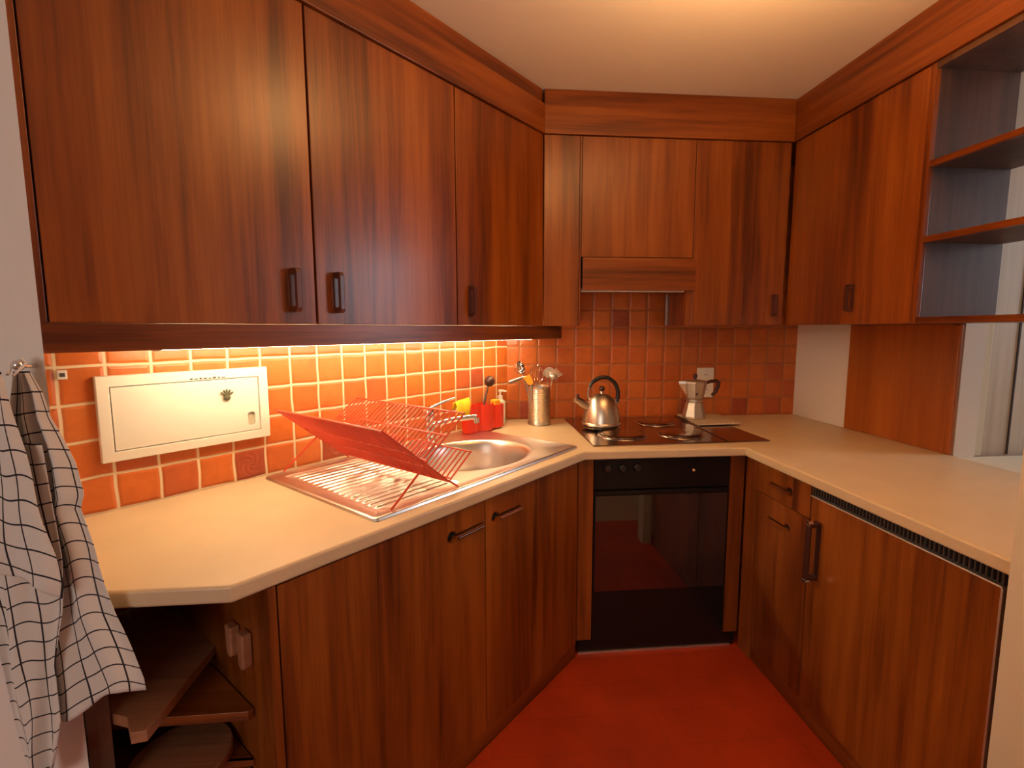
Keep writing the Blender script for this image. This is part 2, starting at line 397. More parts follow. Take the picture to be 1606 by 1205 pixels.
for z in (1.958, 1.706):
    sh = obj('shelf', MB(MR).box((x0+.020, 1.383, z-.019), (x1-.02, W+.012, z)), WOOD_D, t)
    obj('front_lipping', MB(MR).box((x0+.0215, 1.366, z-.02), (x1-.02, 1.3825, z+.001)), WOOD_H, sh, bevel=.001)
obj('bottom_board', MB(MR).box((x0+.0215, 1.364, 1.4095), (x1-.02, W+.012, 1.431)), WOOD_H, t, bevel=.001)
# panel under them, on the right wall
t = thing('partition_panel', 'plain orange-brown wooden wall panel standing on the counter under the open shelves', 'panel', MR, (.67, W, TOP))
obj('board', MB(MR).box((.405, W-.014, TOP+.0015), (.918, W-.001, 1.4075)), WOOD_P, t, bevel=.001)
obj('edge_post', MB(MR).box((.919, W-.018, TOP+.0015), (.9465, W-.001, 1.4075)), WOOD_P, t, bevel=.006, seg=3)

# ------------------------------------------------------------------ worktop
def SO(s, o): p = ML @ Vector((s, o, 0)); return (p.x, p.y)
BOWL = (.690, .375, .245, .205)       # centre s, centre o, radii
hole = [SO(BOWL[0]+(BOWL[2]+.008)*math.cos(a), BOWL[1]+(BOWL[3]+.008)*math.sin(a)) for a in [2*PI*k/40 for k in range(40)]]
p1 = (-.670, -1.7035)
pA = (EX+.004, -1.7035); pB = SO(1.876, .004)
outer = [(0.0, -.003), (W-.003, -.003), (W-.003, -.40), (W-.003, -1.762), (.936, -1.762), (.936, -.747), (.258, -.747), p1, pA, pB]
wt = MB().holed(outer, [hole], TOP-.036, TOP)
t = obj('worktop', wt, COUNTER, bevel=.006, seg=3)
tag(t, 'cream laminate worktop running round the sink wall, the hob and the right side', 'worktop')

# ------------------------------------------------------------------ sink cupboard
def circ(cx, cz, r, n=20, a0=0, a1=2*PI): return [(cx+r*math.cos(a0+(a1-a0)*k/n), cz+r*math.sin(a0+(a1-a0)*k/n)) for k in range(n)]
def keyhole(cx, cz, r, L_, sgn, h=.010):
    """round finger hole with a slot running off to one side, in (x, z)"""
    a = math.asin(h/2/r); n = 18; o = []
    for k in range(n+1):
        ang = a + (2*PI-2*a)*k/n
        o.append((cx+sgn*r*math.cos(ang), cz+.004+r*math.sin(ang)))
    zt, zb = o[0][1], o[-1][1]
    o += [(cx+sgn*L_, zb), (cx+sgn*L_, zt)]
    return o if sgn > 0 else o[::-1]
def finger_door(name, parent, M, x0, x1, y0, y1, z0, z1, cx, cz, L_, sgn, r=.0155, front=1):
    d = obj(name, MB(M).holed([(x0, z0), (x1, z0), (x1, z1), (x0, z1)], [keyhole(cx, cz, r, L_, sgn)], y0, y1, 'y'), WOOD_V, parent)
    back = y0 if front > 0 else y1
    yb = (back-.012, back-.0005) if front > 0 else (back+.0005, back+.012)
    xa, xb = sorted((cx-sgn*(r+.006), cx+sgn*(L_+.006)))
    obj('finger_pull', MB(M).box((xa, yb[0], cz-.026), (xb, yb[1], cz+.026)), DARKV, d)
    yf = y1 if front > 0 else y0
    lip = sorted((yf-.002*front, yf+.007*front)); xs = sorted((cx+sgn*(r+.004), cx+sgn*(L_+.004)))
    obj('pull_ledge', MB(M).box((xs[0], lip[0], cz-.009), (xs[1], lip[1], cz-.003)), WOOD_H, d, bevel=.0015)
    return d
t = thing('sink_cupboard', 'teak base cupboard with two doors under the sink, round finger pulls near the top', 'cupboard', ML, (1.0, .3, 0))
obj('side_panel', MB(ML).box((1.6115, .02, .001), (1.630, .683, .8625)), WOOD_V, t, bevel=.001)
obj('side_panel', MB(ML).box((.372, .30, .001), (.386, .664, .8625)), WOOD_V, t)
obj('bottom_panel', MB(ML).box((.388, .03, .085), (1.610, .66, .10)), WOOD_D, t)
obj('plinth', MB(ML).box((.375, .655, .001), (1.6105, .671, .076)), WOOD_H, t)
finger_door('door', t, ML, .958, 1.608, .665, .683, .078, .8605, 1.101, .786, .135, -1, r=.019)
finger_door('door', t, ML, .392, .954, .665, .683, .078, .8605, .906, .786, .135, -1, r=.019)
t = obj('oven_filler', MB().box((.236, -.722, .068), (.300, -.704, .8625)), WOOD_V, bevel=.001)
tag(t, 'narrow upright teak strip between the sink cupboard and the left of the oven', 'panel')

# open end shelves beside the towel
t = thing('end_shelf_unit', 'open wooden end shelves under the left end of the worktop, behind the checked towel', 'shelf unit', MW, (-.95, -1.45, 0))
dv = Vector((-.333, .337, 0)).normalized(); nv = Vector((.337, .333, 0)).normalized()
def RP(a, b): p = Vector((EX, EY, 0)) + dv*a + nv*b; return (p.x, p.y)
obj('side_panel', MB().prism([RP(.02, .004), RP(.46, .004), RP(.46, .020), RP(.05, .020), RP(.05, .042), RP(.02, .042)], .001, .8625), WOOD_D, t, bevel=.001)
def shelf_out(fy, ch_o, xr=None):
    """shelf outline: front edge at y=fy, clipped corner parallel to the sink cupboard front"""
    a = RP(.47, .0215); k = Vector(SO(1.6325, .03)); 
    c0 = Vector(SO(1.6325, ch_o))
    # point on the clip line where y = fy
    d = Vector((-math.cos(ANG), -math.sin(ANG)))
    tt = (fy - c0.y)/d.y; c1 = c0 + d*tt
    l0 = Vector((EX, EY)) ; tt2 = (fy-(EY+nv.y*.044))/dv.y
    l = RP(max(tt2, .075), .0215)
    return [a, l, (l[0]+.02, fy), (c1.x, c1.y), (c0.x, c0.y), (k.x, k.y)]
obj('shelf', MB().prism(shelf_out(-1.60, .59), .530, .552), WOOD_H, t, bevel=.001)
obj('shelf', MB().prism(shelf_out(-1.575, .575), .395, .417), WOOD_H, t, bevel=.001)
# upper narrow shelf with a straight right edge
l0 = RP(.075, .0215)
obj('side_shelf', MB().prism([RP(.46, .0215), RP(.075, .0215), (-.905, -1.668), (-.872, -1.71), (-.845, -1.705), (-.845, -1.26), (-.95, -1.23)], .588, .612), WOOD_B, t, bevel=.0015)
# things on them
rb = MB(); rb.lathe((-.8625, -1.580, .4185), [(.099, 0), (.102, .004), (.102, .020), (.099, .024)], 48)
tag(obj('round_board', rb, WOOD_B, smooth=True), 'round wooden board lying on the lower end shelf under the worktop', 'cutting board')
t = thing('wooden_hook', 'wooden double peg on the side of the sink cupboard, above the end shelves', 'hook', ML, (1.6305, .57, .64))
for o0, zt, ln in ((.585, .735, .085), (.525, .730, .075)):
    mb = MB(ML); w_ = .0155
    pts = [(o0-w_, zt), (o0-w_*.9, zt-ln+w_)] + [(o0+w_*.9*math.cos(PI+PI*k/8), zt-ln+w_+w_*.9*math.sin(PI+PI*k/8)) for k in range(1, 8)] + [(o0+w_*.9, zt-ln+w_), (o0+w_, zt)]
    mb.prism(pts, 1.6306, 1.652, 'x'); obj('peg', mb, WOOD_B, t, bevel=.004, seg=3)

# ------------------------------------------------------------------ oven
t = thing('oven', 'black built-in oven with a dark glass door under the hob', 'oven', MW, (.594, -.4, 0))
obj('body', MB().box((.304, -.698, .07), (.886, -.16, .858)), OVENB, t)
cp = obj('control_panel', MB().box((.304, -.722, .729), (.886, -.699, .858)), OVENB, t, bevel=.002)
for x in (.356, .419, .481):
    mb = MB(); mb.lathe((0, 0, 0), [(.0, 0), (.016, 0), (.0145, .017), (.012, .02), (0, .02)], 20); mb.bm.transform(Matrix.Translation((x, -.722, .822)) @ Matrix.Rotation(PI/2, 4, 'X')); obj('knob', mb, BLACK, cp, smooth=True)
mb = MB(); mb.lathe((0, 0, 0), [(0, 0), (.006, 0), (.005, .004), (0, .005)], 12); mb.bm.transform(Matrix.Translation((.728, -.722, .803)) @ Matrix.Rotation(PI/2, 4, 'X')); obj('pilot_lamp', mb, AMBER, cp, smooth=True)
dr = obj('door', MB().box((.304, -.722, .072), (.886, -.699, .724)), OVENB, t, bevel=.002)
obj('glass', MB().box((.310, -.7245, .285), (.880, -.7221, .703)), BLACKGL, dr, bevel=.0005)
obj('grip', MB().box((.32, -.731, .706), (.87, -.7225, .722)), OVENB, dr, bevel=.003)
obj('plinth', MB().box((.245, -.712, .001), (.945, -.702, .066)), OVENB, t)
obj('floor_strip', MB().box((.245, -.720, .001), (.925, -.7125, .010)), SILVER, t)

# ------------------------------------------------------------------ right base units (frame MR: x=-Y, y=X)
t = obj('corner_post', MB(MR).box((.728, .957, .001), (.8065, .975, .8625)), WOOD_V, M=MR, bevel=.001)
tag(t, 'upright teak corner strip right of the oven, left of the two drawers', 'panel')
t = obj('oven_filler', MB().box((.890, -.722, .068), (.953, -.704, .8625)), WOOD_V, bevel=.001)
tag(t, 'shadowed narrow teak strip right of the black oven', 'panel')
t = thing('drawer_cupboard', 'narrow teak base cupboard with a drawer over a door, between oven and fridge', 'cupboard', MR, (.965, 1.3, 0))
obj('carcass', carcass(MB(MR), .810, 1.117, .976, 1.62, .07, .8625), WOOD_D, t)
finger_door('drawer', t, MR, .812, 1.116, .957, .975, .740, .8615, 1.006, .793, .115, -1, r=.0175, front=-1)
finger_door('door', t, MR, .812, 1.116, .957, .975, .074, .737, 1.004, .653, .115, -1, r=.0175, front=-1)
obj('plinth', MB(MR).box((.8085, .966, .001), (1.118, .974, .069)), WOOD_H, t)
t = thing('fridge', 'built-in under-counter fridge with a teak door, silver edging and long upright handle', 'fridge', MR, (1.42, 1.3, 0))
obj('body', MB(MR).box((1.121, .978, .07), (1.732, 1.62, .8575)), OVENB, t)
dr = obj('door', MB(MR).box((1.123, .957, .078), (1.722, .976, .821)), WOOD_V, t, bevel=.001)
obj('edging', MB(MR).box((1.121, .953, .8215), (1.7255, .975, .826)).box((1.7225, .953, .078), (1.7275, .975, .8215)), SILVER, dr, bevel=.001)
g = MB(MR); k = 1.132
g.box((1.124, .972, .828), (1.724, .976, .859))
while k < 1.718: g.box((k, .960, .829), (k+.004, .972, .858)); k += .0125
g.box((1.124, .9585, .8275), (1.1285, .9725, .861)).box((1.718, .9585, .8275), (1.724, .9725, .861))
obj('vent_grille', g, VENT, t)
h = obj('handle', pull(MR, 1.168, .9566, .545, .748, w=.020, d=.044, sgn=-1), BROWNP, dr, bevel=.003)
for z in (.545, .748):
    c = MB(MR); s_ = 1 if z > .6 else -1; c.box((1.1570, .911, z-.004 if s_ > 0 else z-.005), (1.1790, .928, z+.005 if s_ > 0 else z+.004)); obj('cap', c, CHROME, h, bevel=.003)
obj('plinth', MB(MR).box((1.119, .966, .001), (1.735, .974, .069)), WOOD_H, t)
t = obj('fridge_end_panel', MB(MR).box((1.7365, .957, .001), (1.7555, 1.62, .8625)), WOOD_V, M=MR, bevel=.001)
tag(t, 'thin upright teak end panel right of the fridge door, beside the cream doorway edge', 'panel')

# ------------------------------------------------------------------ hob
HZ = TOP+.0005
t = thing('hob', 'dark steel electric hob with four round hotplates set in the worktop', 'hob', MW, (.71, -.33, HZ))
obj('plate', MB().prism([(.318, -.035), (1.088, -.035), (1.104, -.05), (1.104, -.655), (.310, -.672), (.310, -.05)], HZ, HZ+.006), HOBM, t, bevel=.0025)
obj('divider', MB().prism([(.938, -.04), (.944, -.04), (.912, -.655), (.906, -.655)], HZ+.0062, HZ+.0095), HOBM, t, bevel=.001)
for x, y, r in ((.494, -.49, .108), (.765, -.50, .100), (.757, -.215, .098), (.455, -.265, .092)):
    mb = MB(); mb.lathe((x, y, HZ+.0062), [(r*.93, 0), (r*.93, .006), (r*.90, .009), (r*.80, .011), (r*.55, .0125), (r*.3, .0132), (0, .0135)], 48); b = obj('hotplate', mb, BURNER, t, smooth=True)
    mb = MB(); mb.lathe((x, y, HZ+.0062), [(r*.95, 0), (r*.95, .004), (r*1.0, .0045), (r*1.05, .002), (r*1.06, 0)], 48, cap=False); obj('trim_ring', mb, RINGM, b, smooth=True)
t = obj('trivet_board', MB().prism([(.955, -.03), (.935, -.33), (1.165, -.315), (1.185, -.06)], HZ+.0096, HZ+.0176), TRIVET, bevel=.002)
tag(t, 'thin cream board lying under the moka pot at the right of the hob', 'trivet')

# kettle
kc = (.445, -.305, HZ+.0202)
t = thing('kettle', 'brushed steel whistling kettle with black arched handle on the back left hotplate', 'kettle', MW, kc)
mb = MB(); mb.lathe(kc, [(.085, 0), (.094, .003), (.097, .008), (.096, .014), (.0925, .018), (.091, .035), (.087, .06), (.080, .085), (.071, .108), (.058, .130), (.045, .143), (.040, .147), (.038, .149), (.030, .153), (.012, .156), (0, .157)], 48); body = obj('body', mb, KETTLE, t, smooth=True)
mb = MB(); mb.lathe((kc[0], kc[1], kc[2]+.1565), [(.008, 0), (.007, .008), (.006, .010)], 16); kn = obj('knob_stem', mb, CHROME, t, smooth=True)
mb = MB(); mb.ball((kc[0], kc[1], kc[2]+.180), .0145, sz=.95); obj('knob', mb, BROWNP, kn, smooth=True)
sp = [(kc[0]-.074, kc[1]-.012, kc[2]+.092), (kc[0]-.105, kc[1]-.018, kc[2]+.110), (kc[0]-.130, kc[1]-.022, kc[2]+.126), (kc[0]-.140, kc[1]-.024, kc[2]+.131)]
mb = MB(); mb.tube(sp, [.020, .016, .0125, .0125], 16); sp_ = obj('spout', mb, KETTLE, t, smooth=True)
mb = MB(); mb.tube([(sp[3][0]+.012, sp[3][1], sp[3][2]+.008), (sp[3][0]+.016, sp[3][1], sp[3][2]+.028)], [.009, .007], 10).tube([(sp[3][0]+.014, sp[3][1], sp[3][2]+.012), (sp[3][0]+.05, sp[3][1]+.008, sp[3][2]-.008)], .004, 8); obj('whistle_lever', mb, BROWNP, sp_, smooth=True)
arc = []
for k in range(25):
    a = PI*1.02 - (PI*1.16)*k/24
    arc.append((kc[0]+.006+.076*math.cos(a), kc[1], kc[2]+.152+.084*math.sin(a)))
mb = MB(); mb.tube(arc[3:], [.010 if i > 3 else .006+.001*i for i in range(len(arc)-3)], 12); hd = obj('handle', mb, BLACK, t, smooth=True)
mb = MB(); mb.tube([(kc[0]-.060, kc[1], kc[2]+.118)] + arc[:6], .0045, 8); obj('handle_bracket', mb, CHROME, hd, smooth=True)
mb = MB(); mb.box((kc[0]+.066, kc[1]-.008, kc[2]+.100), (kc[0]+.088, kc[1]+.008, kc[2]+.128)); obj('handle_bracket', mb, CHROME, hd, bevel=.003)

# moka pot
mc = (.988, -.165, HZ+.0178)
t = thing('moka_pot', 'faceted aluminium stove-top coffee maker with dark handle, standing on the cream board', 'coffee maker', MW, mc)
r8 = PI/8
mb = MB(); mb.lathe(mc, [(.056, 0), (.060, .004), (.060, .014), (.044, .082), (.040, .090)], 8, rot=r8); obj('boiler', mb, ALU, t, bevel=.0015)
mb = MB(); mb.lathe(mc, [(.040, .0905), (.043, .094), (.043, .101), (.038, .104)], 24); obj('collar', mb, ALU, t, smooth=True)
mb = MB(); mb.lathe(mc, [(.038, .1045), (.046, .112), (.060, .190), (.060, .196)], 8, rot=r8); ub = obj('upper_jug', mb, ALU, t, bevel=.0015)
mb = MB(); mb.prism([(mc[0]-.050, mc[1]-.016), (mc[0]-.050, mc[1]+.016), (mc[0]-.088, mc[1])], mc[2]+.185, mc[2]+.199)
A = [mb.v(p) for p in ((mc[0]-.050, mc[1]-.016, mc[2]+.184), (mc[0]-.050, mc[1]+.016, mc[2]+.184), (mc[0]-.088, mc[1], mc[2]+.184))]; B = mb.v((mc[0]-.046, mc[1], mc[2]+.125))
mb.face([A[0], A[1], A[2]]); mb.face([A[0], A[2], B]); mb.face([A[2], A[1], B]); mb.face([A[1], A[0], B]); obj('spout', mb, ALU, ub)
mb = MB(); mb.lathe(mc, [(.060, .1965), (.058, .200), (.030, .206), (.008, .209), (0, .209)], 8, rot=r8); ld = obj('lid', mb, ALU, t, bevel=.001)
mb = MB(); mb.lathe((mc[0], mc[1], mc[2]+.2085), [(.006, 0), (.006, .006), (.011, .012), (.011, .024), (.007, .028), (0, .029)], 14); obj('knob', mb, BROWNP, ld, smooth=True)
hp = [(mc[0]+.056, mc[1], mc[2]+.186), (mc[0]+.085, mc[1], mc[2]+.196), (mc[0]+.118, mc[1], mc[2]+.198), (mc[0]+.130, mc[1], mc[2]+.188), (mc[0]+.128, mc[1], mc[2]+.168), (mc[0]+.112, mc[1], mc[2]+.135), (mc[0]+.095, mc[1], mc[2]+.122)]
mb = MB(); mb.tube(hp, [.008, .009, .010, .011, .011, .010, .007], 10); obj('handle', mb, BROWNP, t, smooth=True)
mb = MB(); mb.lathe((0, 0, 0), [(0, 0), (.005, 0), (.005, .006), (0, .007)], 10); mb.bm.transform(Matrix.Translation((mc[0]-.012, mc[1]-.049, mc[2]+.135)) @ Matrix.Rotation(PI/2, 4, 'X')); obj('emblem', mb, BROWNP, ub)

# socket behind it
t = thing('wall_socket', 'white double wall socket on the tiles behind the moka pot', 'socket', MW, (1.122, 0, 1.095))
obj('plate', MB().box((1.074, -.014, 1.006), (1.171, -.0012, 1.175)), WHITEP, t, bevel=.004, seg=3)
for z in (1.134, 1.05):
    mb = MB(); mb.lathe((0, 0, 0), [(.026, 0), (.024, .002), (.021, .002), (.019, .0005), (0, .0005)], 24); mb.bm.transform(Matrix.Translation((1.122, -.0142, z)) @ Matrix.Rotation(PI/2, 4, 'X')); so_ = obj('outlet', mb, WHITEP, t, smooth=True)
    mb = MB()
    for dx in (-.008, 0, .008):
        mb.box((1.122+dx-.0022, -.0158, z-.002+(.004 if dx == 0 else 0)), (1.122+dx+.0022, -.0146, z+.002+(.004 if dx == 0 else 0)))
    obj('pin_holes', mb, INKM, so_)

# ------------------------------------------------------------------ sink: pressed steel top from one height field
S0, S1, O0, O1 = .325, 1.335, .038, .645
t = thing('sink', 'stainless steel inset sink with round bowl and ribbed drainer', 'sink', ML, (.83, .34, TOP))
def rrect(x0, y0, x1, y1, r, n=6):
    o = []
    for cx, cy, st in ((x1-r, y1-r, 0), (x0+r, y1-r, PI/2), (x0+r, y0+r, PI), (x1-r, y0+r, 1.5*PI)):
        o += [(cx+r*math.cos(st+PI/2*k/n), cy+r*math.sin(st+PI/2*k/n)) for k in range(n+1)]
    return o
ZS = TOP+.0078
DR = (.975, .085, 1.295, .600)
ell = lambda k, q: (BOWL[0]+BOWL[2]*q*math.cos(2*PI*k/72), BOWL[1]+BOWL[3]*q*math.sin(2*PI*k/72))
mb = MB(ML)
bowl_hole = [ell(k, 1.08) for k in range(72)]
dr_hole = rrect(*DR, .02)
ring_in = rrect(S0+.012, O0+.012, S1-.012, O1-.012, .012)
es = []
def loop(pts, z):
    vs = [mb.v((p[0], p[1], z)) for p in pts]
    for i in range(len(vs)): es.append(mb.bm.edges.new((vs[i], vs[(i+1) % len(vs)])))
    return vs
Li = loop(ring_in, ZS); loop(bowl_hole, ZS); loop(dr_hole, ZS)
bmesh.ops.triangle_fill(mb.bm, edges=es, use_beauty=True)
prev = Li
for d, z in ((.010, ZS+.0012), (.006, ZS+.0012), (.002, ZS-.001), (0, TOP+.0006)):
    cur = [mb.v((p[0], p[1], z)) for p in rrect(S0+d, O0+d, S1-d, O1-d, .012+.001*(.012-d)*80)]
    for i in range(len(cur)): mb.face([prev[i], prev[(i+1) % len(cur)], cur[(i+1) % len(cur)], cur[i]])
    prev = cur
obj('rim', mb, STEEL, t, smooth=True, ang=.5)
mb = MB(ML); prof = [(1.08, ZS), (1.06, ZS-.0006), (1.03, ZS-.003), (1.005, ZS-.009), (.985, ZS-.02), (.96, ZS-.06), (.935, ZS-.105), (.90, ZS-.135), (.83, ZS-.152), (.70, ZS-.159), (.4, ZS-.164), (.15, ZS-.167)]
rings = [[mb.v((*ell(k, q), z)) for k in range(72)] for q, z in prof]
for A, B in zip(rings, rings[1:]):
    for k in range(72): mb.face([A[k], A[(k+1) % 72], B[(k+1) % 72], B[k]])
mb.face(rings[-1]); obj('bowl', mb, STEEL, t, smooth=True, ang=1.5)
mb = MB(ML); n_s, n_o = 60, 260; G = []
for i in range(n_s+1):
    row = []
    for j in range(n_o+1):
        x = DR[0]+(DR[2]-DR[0])*i/n_s; y = DR[1]+(DR[3]-DR[1])*j/n_o
        e = min(x-DR[0], DR[2]-x, y-DR[1], DR[3]-y); f = min(1, e/.012); f = f*f*(3-2*f)
        g = max(0, min(1, (min(x-DR[0], DR[2]-x)-.016)/.012)); g = g*g*(3-2*g)
        z = ZS-.0050*f+.0044*f*g*max(0, math.cos(2*PI*(y-.11)/.0300))**.8
        row.append(mb.v((x, y, z)))
    G.append(row)
for i in range(n_s):
    for j in range(n_o): mb.face([G[i][j], G[i+1][j], G[i+1][j+1], G[i][j+1]])
obj('drainer', mb, STEEL, t, smooth=True, ang=1.5)
mb = MB(ML); mb.lathe((BOWL[0], BOWL[1], ZS-.167), [(.0, .002), (.012, .002), (.014, .0035), (.034, .0045), (.036, .002)], 28, cap=False); obj('drain', mb, CHROME, t, smooth=True)
# mixer tap
fz = TOP+.009
t = thing('faucet', 'chrome mixer tap behind the dish rack, spout pointing at the bowl', 'tap', ML, (.655, .098, fz))
mb = MB(ML); mb.lathe((.655, .098, fz), [(.030, 0), (.030, .006), (.025, .010), (.023, .02), (.023, .10), (.025, .105), (.025, .128), (.020, .140), (0, .143)], 28); obj('body', mb, CHROME, t, smooth=True)
mb = MB(ML); mb.tube([(.645, .115, fz+.075), (.585, .17, fz+.096), (.53, .225, fz+.104), (.512, .243, fz+.103)], [.014, .0125, .012, .0125], 16); sp_ = obj('spout', mb, CHROME, t, smooth=True)
mb = MB(ML); mb.tube([(.514, .241, fz+.100), (.511, .244, fz+.078)], [.0135, .0125], 16); obj('aerator', mb, CHROME, sp_, smooth=True)
mb = MB(ML); mb.tube([(.65, .099, fz+.143), (.635, .103, fz+.152), (.58, .112, fz+.168), (.525, .121, fz+.178)], [.010, .008, .006, .0065], 12); obj('lever', mb, CHROME, t, smooth=True)

# ------------------------------------------------------------------ folding dish rack (cross section in s, z; hinge along o)
RA, RB = .052, .622
H = (1.145, 1.010); AT = (1.290, 1.128); AB = (1.052, .934); AF = (1.020, .9112); BT = (.980, 1.133); BF = (1.272, .9112); CT = (.953, 1.006)
t = thing('dish_rack', 'red wire folding dish rack standing open on the ribbed drainer', 'dish rack', ML, (1.14, .33, TOP+.006))
def wires(a, b, n, r, rails, r2):
    mb = MB(ML)
    for k in range(n):
        o = RA + (RB-RA)*k/(n-1)
        mb.tube([(a[0], o, a[1]), (b[0], o, b[1])], r2 if k in (0, n-1) else r, 6)
    for f in rails:
        p = (a[0]+(b[0]-a[0])*f, a[1]+(b[1]-a[1])*f)
        mb.tube([(p[0], RA-.002, p[1]), (p[0], RB+.002, p[1])], r2, 8)
    return mb
obj('plate_wing', wires(AT, AB, 29, .0029, (0, .42, .70, 1), .0034), REDW, t, smooth=True)
obj('plate_wing', wires(BT, (H[0]-.004, H[1]+.004), 29, .0027, (0, .48, .98), .0032), REDW, t, smooth=True)
obj('cup_tray', wires((AB[0]-.004, AB[1]+.002), CT, 29, .0026, (.06, 1), .0030), REDW, t, smooth=True)
for o in (RA-.006, RB+.006):
    mb = MB(ML); mb.tube([(BT[0]+.16, o, BT[1]-.118), (BF[0], o, BF[1])], .0033, 8); obj('leg', mb, REDW, t, smooth=True)
    mb = MB(ML); mb.tube([(AB[0]+.01, o, AB[1]+.008), (AF[0], o, AF[1])], .0033, 8); obj('leg', mb, REDW, t, smooth=True)

# ------------------------------------------------------------------ washing-up things
def lobes(cs, r, ro, n=10):
    """scalloped outline around a row of round cups"""
    o = []
    m = len(cs)
    for i, c in enumerate(cs):
        a0, a1 = (-PI*.5+(.28 if i > 0 else -.5*PI), PI*-.5+PI-(.0 if i == m-1 else 0))
    return o
t = thing('sink_caddy', 'red plastic caddy with round compartments behind the sink bowl', 'caddy', ML, (.31, .105, TOP))
zc0, zc1 = TOP+.0095, 1.036
def caddy():
    mb = MB(ML); cups = [(.412, .034), (.318, .046), (.226, .036)]
    n = 22
    pts_o, pts_i = [], []
    for (cs, r) in cups:
        pass
    # outline by the union of the cups, sampled along s
    N_ = 90; sA, sB = .412+.034, .226-.036
    def halfw(s, shrink=0):
        w = .024
        for cs, r in cups:
            r2 = r-shrink; d = abs(s-cs)
            if d < r2: w = max(w, math.sqrt(r2*r2-d*d))
        return max(w-(0 if w > .024 else shrink), .004)
    def outline(sh, taper):
        f = []; b = []
        a, z = sA-sh-.0005, sB+sh+.0005
        for k in range(N_+1):
            s = a+(z-a)*(.5-.5*math.cos(PI*k/N_)); h = halfw(s, sh)*taper
            f.append((s, .108+h)); b.append((s, .108-h*.85))
        return f+b[::-1]
    O0_, O1_ = outline(0, .90), outline(0, 1.0); I1_, I0_ = outline(.003, 1.0), outline(.003, .9)
    rings = []
    for pts, z in ((O0_, zc0), (O1_, zc1), (I1_, zc1), (I0_, zc0+.01)):
        rings.append([mb.v((p[0], p[1], z-.012*(p[0] < .27)*(z > 1.0))) for p in pts])
    for A, B in zip(rings, rings[1:]):
        m_ = len(A)
        for k in range(m_): mb.face([A[k], A[(k+1) % m_], B[(k+1) % m_], B[k]])
    mb.face(rings[0][::-1]); mb.face(rings[-1]); return mb
obj('cup_body', caddy(), REDP, t, smooth=True, ang=.9)
t = thing('washing_brush', 'dark brown round-headed dish brush standing in the red caddy', 'brush', ML, (.318, .105, zc0+.0105))
mb = MB(ML); mb.tube([(.318, .108, zc0+.0115), (.305, .104, 1.04), (.268, .096, 1.112)], [.006, .006, .005], 10); obj('handle', mb, BROWNP, t, smooth=True)
mb = MB(ML); mb.ball((.252, .093, 1.138), .0265, sz=1.05); obj('brush_head', mb, BROWNP, t, smooth=True)
# yellow cloth folded over the left cup, orange sponge in the right cup
mb = MB(ML)
n = 10; prof = [(.128, 1.000), (.131, 1.03), (.130, 1.062), (.118, 1.082), (.105, 1.078), (.100, 1.05)]
R_ = []
for i in range(n+1):
    s = .448+.088*i/n
    R_.append([mb.v((s+.012*(1.082-z)/.08, o+.004*math.sin(i*.9)+.02, z-.012*(i/n))) for o, z in prof])
for A, B in zip(R_, R_[1:]):
    for k in range(len(prof)-1): mb.face([A[k], A[k+1], B[k+1], B[k]])
tag(obj('sponge_cloth', mb, YEL, M=ML, smooth=True, solid=.006), 'bright yellow sponge cloth draped beside the red caddy', 'cloth')
mb = MB(ML); mb.box((.206, .088, zc0+.012), (.246, .126, 1.046)); tag(obj('sponge', mb, ORG, M=ML, bevel=.006, seg=3), 'orange sponge standing in the right cup of the red caddy', 'sponge')
# soap
sc = (-.045, -.118, TOP+.001)
t = thing('soap_bottle', 'pale pump soap bottle standing in the left tiled corner behind the red caddy', 'soap bottle', MW, sc)
mb = MB(); mb.lathe(sc, [(.024, 0), (.027, .004), (.027, .105), (.024, .120), (.014, .128), (.011, .130)], 24); obj('bottle', mb, SOAP, t, smooth=True)
mb = MB(); mb.lathe(sc, [(.0135, .1305), (.0135, .147), (.005, .149), (.005, .166), (.010, .168), (.010, .178), (0, .179)], 18); mb.tube([(sc[0], sc[1], sc[2]+.174), (sc[0]+.032, sc[1]-.018, sc[2]+.172)], [.006, .004], 8); obj('pump', mb, WHITEP, t, smooth=True)
mb = MB(); mb.lathe(sc, [(.0274, .03), (.0276, .032), (.0276, .09), (.0274, .092)], 24, cap=False); obj('paper_label', mb, WHITEP, t, smooth=True)

# utensil holder with dimpled wall
hc = (.156, -.155, TOP+.001)
t = thing('utensil_holder', 'dimpled stainless steel utensil pot in the corner left of the hob', 'utensil pot', MW, hc)
mb = MB(); prof = [(.056, 0), (.060, .002), (.060, .010), (.0585, .012)]
k = 0
while .02+.0075*k < .185:
    z = .02+.0075*k; prof += [(.0585, z), (.0562, z+.0028), (.0585, z+.0056)]; k += 1
prof += [(.0585, .190), (.060, .197), (.060, .200), (.057, .200), (.055, .194), (.055, .006), (0, .006)]
mb.lathe(hc, prof, 48); obj('pot', mb, KETTLE, t, smooth=True, ang=1.0)
def utensil(name, label, cat, base, tip, parts):
    b = Vector(hc)+Vector(base); t = thing(name, label, cat, MW, b, 'cooking utensils in the steel pot')
    mb = MB(); mb.tube([b, tip], .0035, 8); obj('shaft', mb, CHROME, t, smooth=True)
    for nm, m_, f in parts:
        mb = MB(); f(mb, Vector(tip)); obj(nm, mb, m_, t, smooth=True)
    return t
